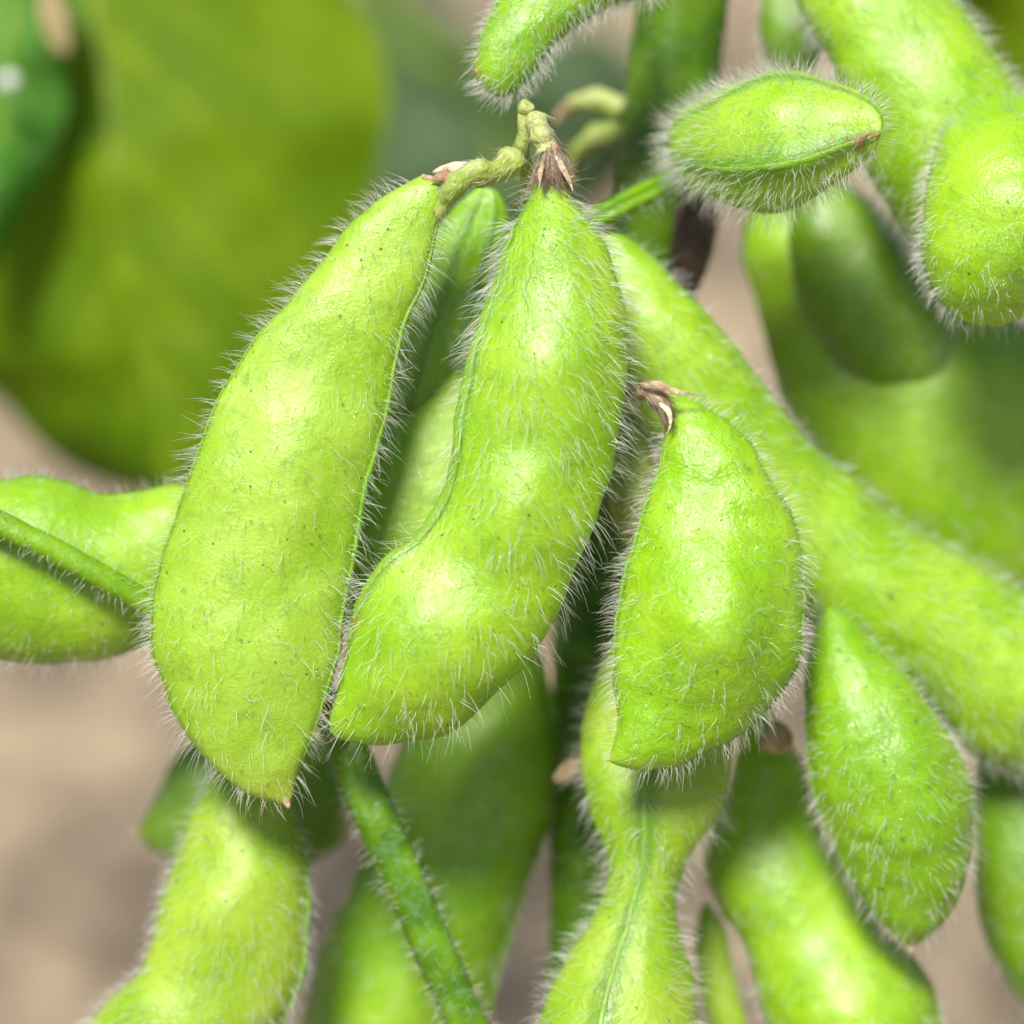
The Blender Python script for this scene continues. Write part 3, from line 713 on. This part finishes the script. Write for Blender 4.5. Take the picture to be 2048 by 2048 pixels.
def leafstalk(label, pts, rr, mat, hairs, seed, **kw):
    g = tube_grid(pts, rr, ns=70, nt=32, seed=seed, **kw)
    t_ = thing('leaf_stalk', label, 'stem', g['G'][-1].mean(0), 'leaf stalks among the pods')
    obj('stalk', skin('stalk', g), mat, t_)
    obj('hairs', hair_mesh('hairs', g, hairs, .13, seed=seed, seg=4, along=-.35, rnd=.25), M_HAIR, t_, kind='stuff')
    return g


leafstalk('thin green leaf stalk crossing in front of the sideways pod at the left edge', [(-200, 965, .2), (-60, 1018, .2), (20, 1058, .22), (120, 1108, .25), (220, 1164, .3), (300, 1210, .4), (420, 1290, .7), (560, 1400, 1.2)], [25, 25, 26, 26, 26, 27, 26, 26], M_PET, 500, 70, ridges=0, groove=(HP + .4, .10, .5), wob=.008)
leafstalk('thick green leaf stalk with painted bluish highlights slanting to the bottom edge', [(640, 1380, 1.1), (690, 1480, .95), (742, 1610, .85), (800, 1740, .8), (860, 1880, .75), (925, 2030, .75), (1000, 2220, .8)], [32, 42, 43, 42, 42, 44, 44], M_PETB, 700, 71, groove=(HP + .1, .16, .45), ridges=5, ramp=.03, wob=.012)
leafstalk('short grooved leaf stalk between the middle pod and the fuzzy end on pod', [(1150, 455, 1.2), (1205, 430, .9), (1265, 400, 1.0), (1330, 368, 1.3), (1400, 330, 1.8)], [24, 24, 23, 23, 22], M_PET, 160, 72, groove=(HP, .35, .35), wob=.008)


# ================================================================== LEAVES
def leaf(label, L, R, dep, mat, name='soybean_leaf', ns=90, nu=61, cup=.5, nv=9, seed=1, wave=.12, thick=.03, rib=.05, ribmat=None, dR=0., group='broad leaves behind the pods'):
    t = np.linspace(0, 1, ns)
    l = spline(L, t); r = spline(R, t)
    d = np.interp(t, np.linspace(0, 1, len(dep)), dep)
    u = np.linspace(-1, 1, nu)
    T, U = np.meshgrid(t, u, indexing='ij')
    X = l[:, None, 0] * (1 - U) / 2 + r[:, None, 0] * (1 + U) / 2
    Y = l[:, None, 1] * (1 - U) / 2 + r[:, None, 1] * (1 + U) / 2
    nz = fbm(np.stack([X * .004, Y * .004, 0 * X], -1), 1.0, seed)
    D = d[:, None] + cup * (np.abs(U)**1.7) + dR * U + wave * nz * 4
    ph = (T * nv - np.abs(U) * nv * .22 * 1.6)
    fr_ = np.abs((ph % 1) - .5) * 2
    vein = np.exp(-((1 - fr_) / .22)**2) * (1 - np.abs(U) * .6)
    D = D - .05 * (1 - vein) * (np.sin((ph % 1) * math.pi))
    mid = np.exp(-(U / .03)**2)
    G = P(X, Y, D)
    top = G.reshape(-1, 3); bot = (G + FW * thick).reshape(-1, 3)
    q = grid_quads(ns, nu, closed=False)
    n = ns * nu
    edge = [i for i in range(nu)] + [i * nu + nu - 1 for i in range(1, ns)] + [(ns - 1) * nu + i for i in range(nu - 2, -1, -1)] + [i * nu for i in range(ns - 2, 0, -1)]
    e2 = np.array([[edge[i], edge[(i + 1) % len(edge)], edge[(i + 1) % len(edge)] + n, edge[i] + n] for i in range(len(edge))])
    v = np.clip(vein + mid, 0, 1).ravel()
    m = raw_mesh('blade', np.vstack([top, bot]), np.vstack([q, q[:, ::-1] + n, e2]), {'seam': np.concatenate([v, v])})
    root = thing(name, label, 'leaf', G[0].mean(0), group)
    obj('blade', m, mat, root)
    mp = [(float(X[i, nu // 2]), float(Y[i, nu // 2]), float(D[i, nu // 2]) + .02) for i in range(0, ns, 8)]
    g = tube_grid(mp, [rib / S * (1 - .8 * i / len(mp)) for i in range(len(mp))], ns=60, nt=12)
    obj('midrib', skin('midrib', g), ribmat or M_RIB, root)
    return root


M_RIB = stem_mat('leaf_rib', a=(.14, .24, .004), b=(.20, .30, .006))
ML1 = leaf_mat('leaf_olive', (.12, .25, .001), (.22, .35, .001), (.33, .47, .004), (.38, .56, .001))
ML2 = leaf_mat('leaf_fresh', (.09, .34, .03), (.17, .44, .06), (.30, .52, .16), (.26, .60, .05), rough=.25)
ML3 = leaf_mat('leaf_far', (.12, .20, .08), (.17, .26, .12), (.12, .2, .1), (.12, .22, .06))

leaf('big blurred olive green leaf filling the upper left background', 
     [(150, -420), (-80, -300), (-260, -60), (-330, 220), (-280, 500), (-150, 700), (0, 800), (60, 872), (140, 935), (230, 975), (330, 1000)],
     [(170, -420), (380, -330), (590, -150), (690, -5), (737, 55), (765, 115), (780, 180), (768, 270), (748, 370), (700, 560), (620, 760), (500, 920), (350, 1002)],
     [9.0, 7.6, 7.0, 6.8, 7.0], ML1, cup=.9, nv=8, seed=3, wave=.04, rib=.06, dR=-.5)
lf2 = leaf('fresh green leaf at the left edge with a water drop and orange dried patch',
     [(-40, -170), (-90, -60), (-110, 150), (-110, 340), (-70, 500), (-20, 545)],
     [(-30, -170), (80, -130), (150, -40), (158, 20), (152, 85), (128, 150), (133, 205), (100, 310), (62, 395), (25, 455), (0, 500), (-15, 548)],
     [6.4, 6.1, 6.0, 6.0, 6.1], ML2, cup=.3, nv=7, seed=5, wave=.03, rib=.05, dR=.1)
gd = tube_grid([(92, -30, 5.88), (104, 15, 5.88), (116, 62, 5.88), (130, 108, 5.9)], [16, 28, 26, 10], ns=16, nt=14, wob=.03, seed=80, flat=.3)
obj('dried_patch', skin('dried_patch', gd), dry_mat('dried_orange', a=(.38, .26, .11), b=(.45, .36, .18), c2=(.45, .18, .05)), lf2)


def droplet(x, y, d, rpx, label, mat):
    import bmesh
    bm = bmesh.new(); bmesh.ops.create_icosphere(bm, subdivisions=4, radius=rpx * S * (D0 + d) / D0)
    m = bpy.data.meshes.new('bead')
    for f in bm.faces: f.smooth = True
    bm.to_mesh(m); bm.free()
    o = bpy.data.objects.new('water_drop', m); COL.objects.link(o); m.materials.append(mat)
    o.location = P(x, y, d); o['label'] = label; o['category'] = 'water drop'; o['group'] = 'water drops on the leaf'
    return o


droplet(18, 162, 5.65, 19, 'bright round water drop, glint painted white, near the left edge of the fresh green leaf', M_DROP_GLINT)
droplet(34, 215, 5.7, 11, 'faint water drop just under the bright one on the fresh green leaf', M_WATER)
droplet(66, 305, 5.7, 12, 'lowest faint water drop on the edge of the fresh green leaf', M_WATER)

leaf('grey green leaf far out of focus behind the brown calyx', [(700, -60), (640, 120), (690, 330), (800, 470), (960, 560)], [(760, -80), (980, 60), (1230, 60), (1330, 250), (1200, 430), (980, 562)], [24, 22, 21, 21], ML3, cup=1.5, seed=7, rib=.1, wave=.4)
leaf('dark leaf far out of focus in the top right corner', [(1830, -260), (1800, -60), (1900, 120), (2100, 220)], [(1900, -300), (2200, -200), (2320, 0), (2150, 222)], [20, 18, 18, 18], ML1, cup=1.0, seed=9, rib=.1, wave=.3)

# ================================================================== SOIL
nx = 240
xs = np.linspace(-130, 130, nx); ys = np.linspace(-60, 260, nx)
X, Y = np.meshgrid(xs, ys, indexing='ij')
Z = fbm(np.stack([X, Y, 0 * X], -1), .16, 4, 3) * 1.3
m = raw_mesh('soil', np.stack([X, Y, Z], -1), grid_quads(nx, nx, closed=False))
so = bpy.data.objects.new('ground', m); COL.objects.link(so); m.materials.append(soil_mat()); so['kind'] = 'structure'
m2 = raw_mesh('far_soil', np.array([[-4000, -4000, -3], [4000, -4000, -3], [4000, 4000, -3], [-4000, 4000, -3]]), np.array([[0, 1, 2, 3]]))
s2 = bpy.data.objects.new('ground', m2); COL.objects.link(s2); m2.materials.append(so.data.materials[0]); s2['kind'] = 'structure'

# ================================================================== CAMERA, LIGHT
cam = bpy.data.cameras.new('camera'); co_ = bpy.data.objects.new('camera', cam); COL.objects.link(co_)
cam.sensor_width = 36; cam.lens = 36 * D0 / W
co_.location = ORG - FW * D0
co_.rotation_euler = (math.radians(90) - PITCH, 0, 0)
cam.clip_start = .5; cam.clip_end = 20000
cam.dof.use_dof = True; cam.dof.focus_distance = D0 - .15
APERTURE = 1.35               # width of the lens opening, cm
cam.dof.aperture_fstop = cam.lens * 1e-3 / APERTURE
sc.camera = co_

SUN_EL, SUN_AZ = 62, 24       # height, degrees to the left of straight behind the camera
el, az = math.radians(SUN_EL), math.radians(SUN_AZ)
tosun = Vector((-math.sin(az) * math.cos(el), -math.cos(az) * math.cos(el), math.sin(el)))
sun = bpy.data.lights.new('sun', 'SUN'); sun.energy = 3.0; sun.angle = math.radians(16); sun.color = (1, .97, .92)
so_ = bpy.data.objects.new('sun', sun); COL.objects.link(so_)
so_.rotation_euler = tosun.to_track_quat('Z', 'Y').to_euler()
so_.location = Vector(tuple(ORG)) + tosun * 60

w = bpy.data.worlds.new('World'); sc.world = w; w.use_nodes = True
nt_ = w.node_tree; nt_.nodes.clear()
sky = nt_.nodes.new('ShaderNodeTexSky'); sky.sky_type = 'NISHITA'; sky.sun_disc = False
sky.sun_elevation = el; sky.sun_rotation = math.atan2(tosun.x, tosun.y)
sky.air_density = 1.0; sky.dust_density = 2.0; sky.ozone_density = .5
bg = nt_.nodes.new('ShaderNodeBackground'); bg.inputs[1].default_value = .05
wo = nt_.nodes.new('ShaderNodeOutputWorld')
nt_.links.new(sky.outputs[0], bg.inputs[0]); nt_.links.new(bg.outputs[0], wo.inputs[0])

vs = sc.view_settings
vs.view_transform = 'Standard'; vs.look = 'None'; vs.gamma = 1; vs.use_curve_mapping = False
vs.exposure = .88
sc.render.engine = 'CYCLES'
sc.cycles.use_denoising = True
sc.cycles.max_bounces = 8; sc.cycles.transparent_max_bounces = 8
sc.cycles.sample_clamp_indirect = 6
for o in bpy.data.objects:
    if '_o' in o: del o['_o']
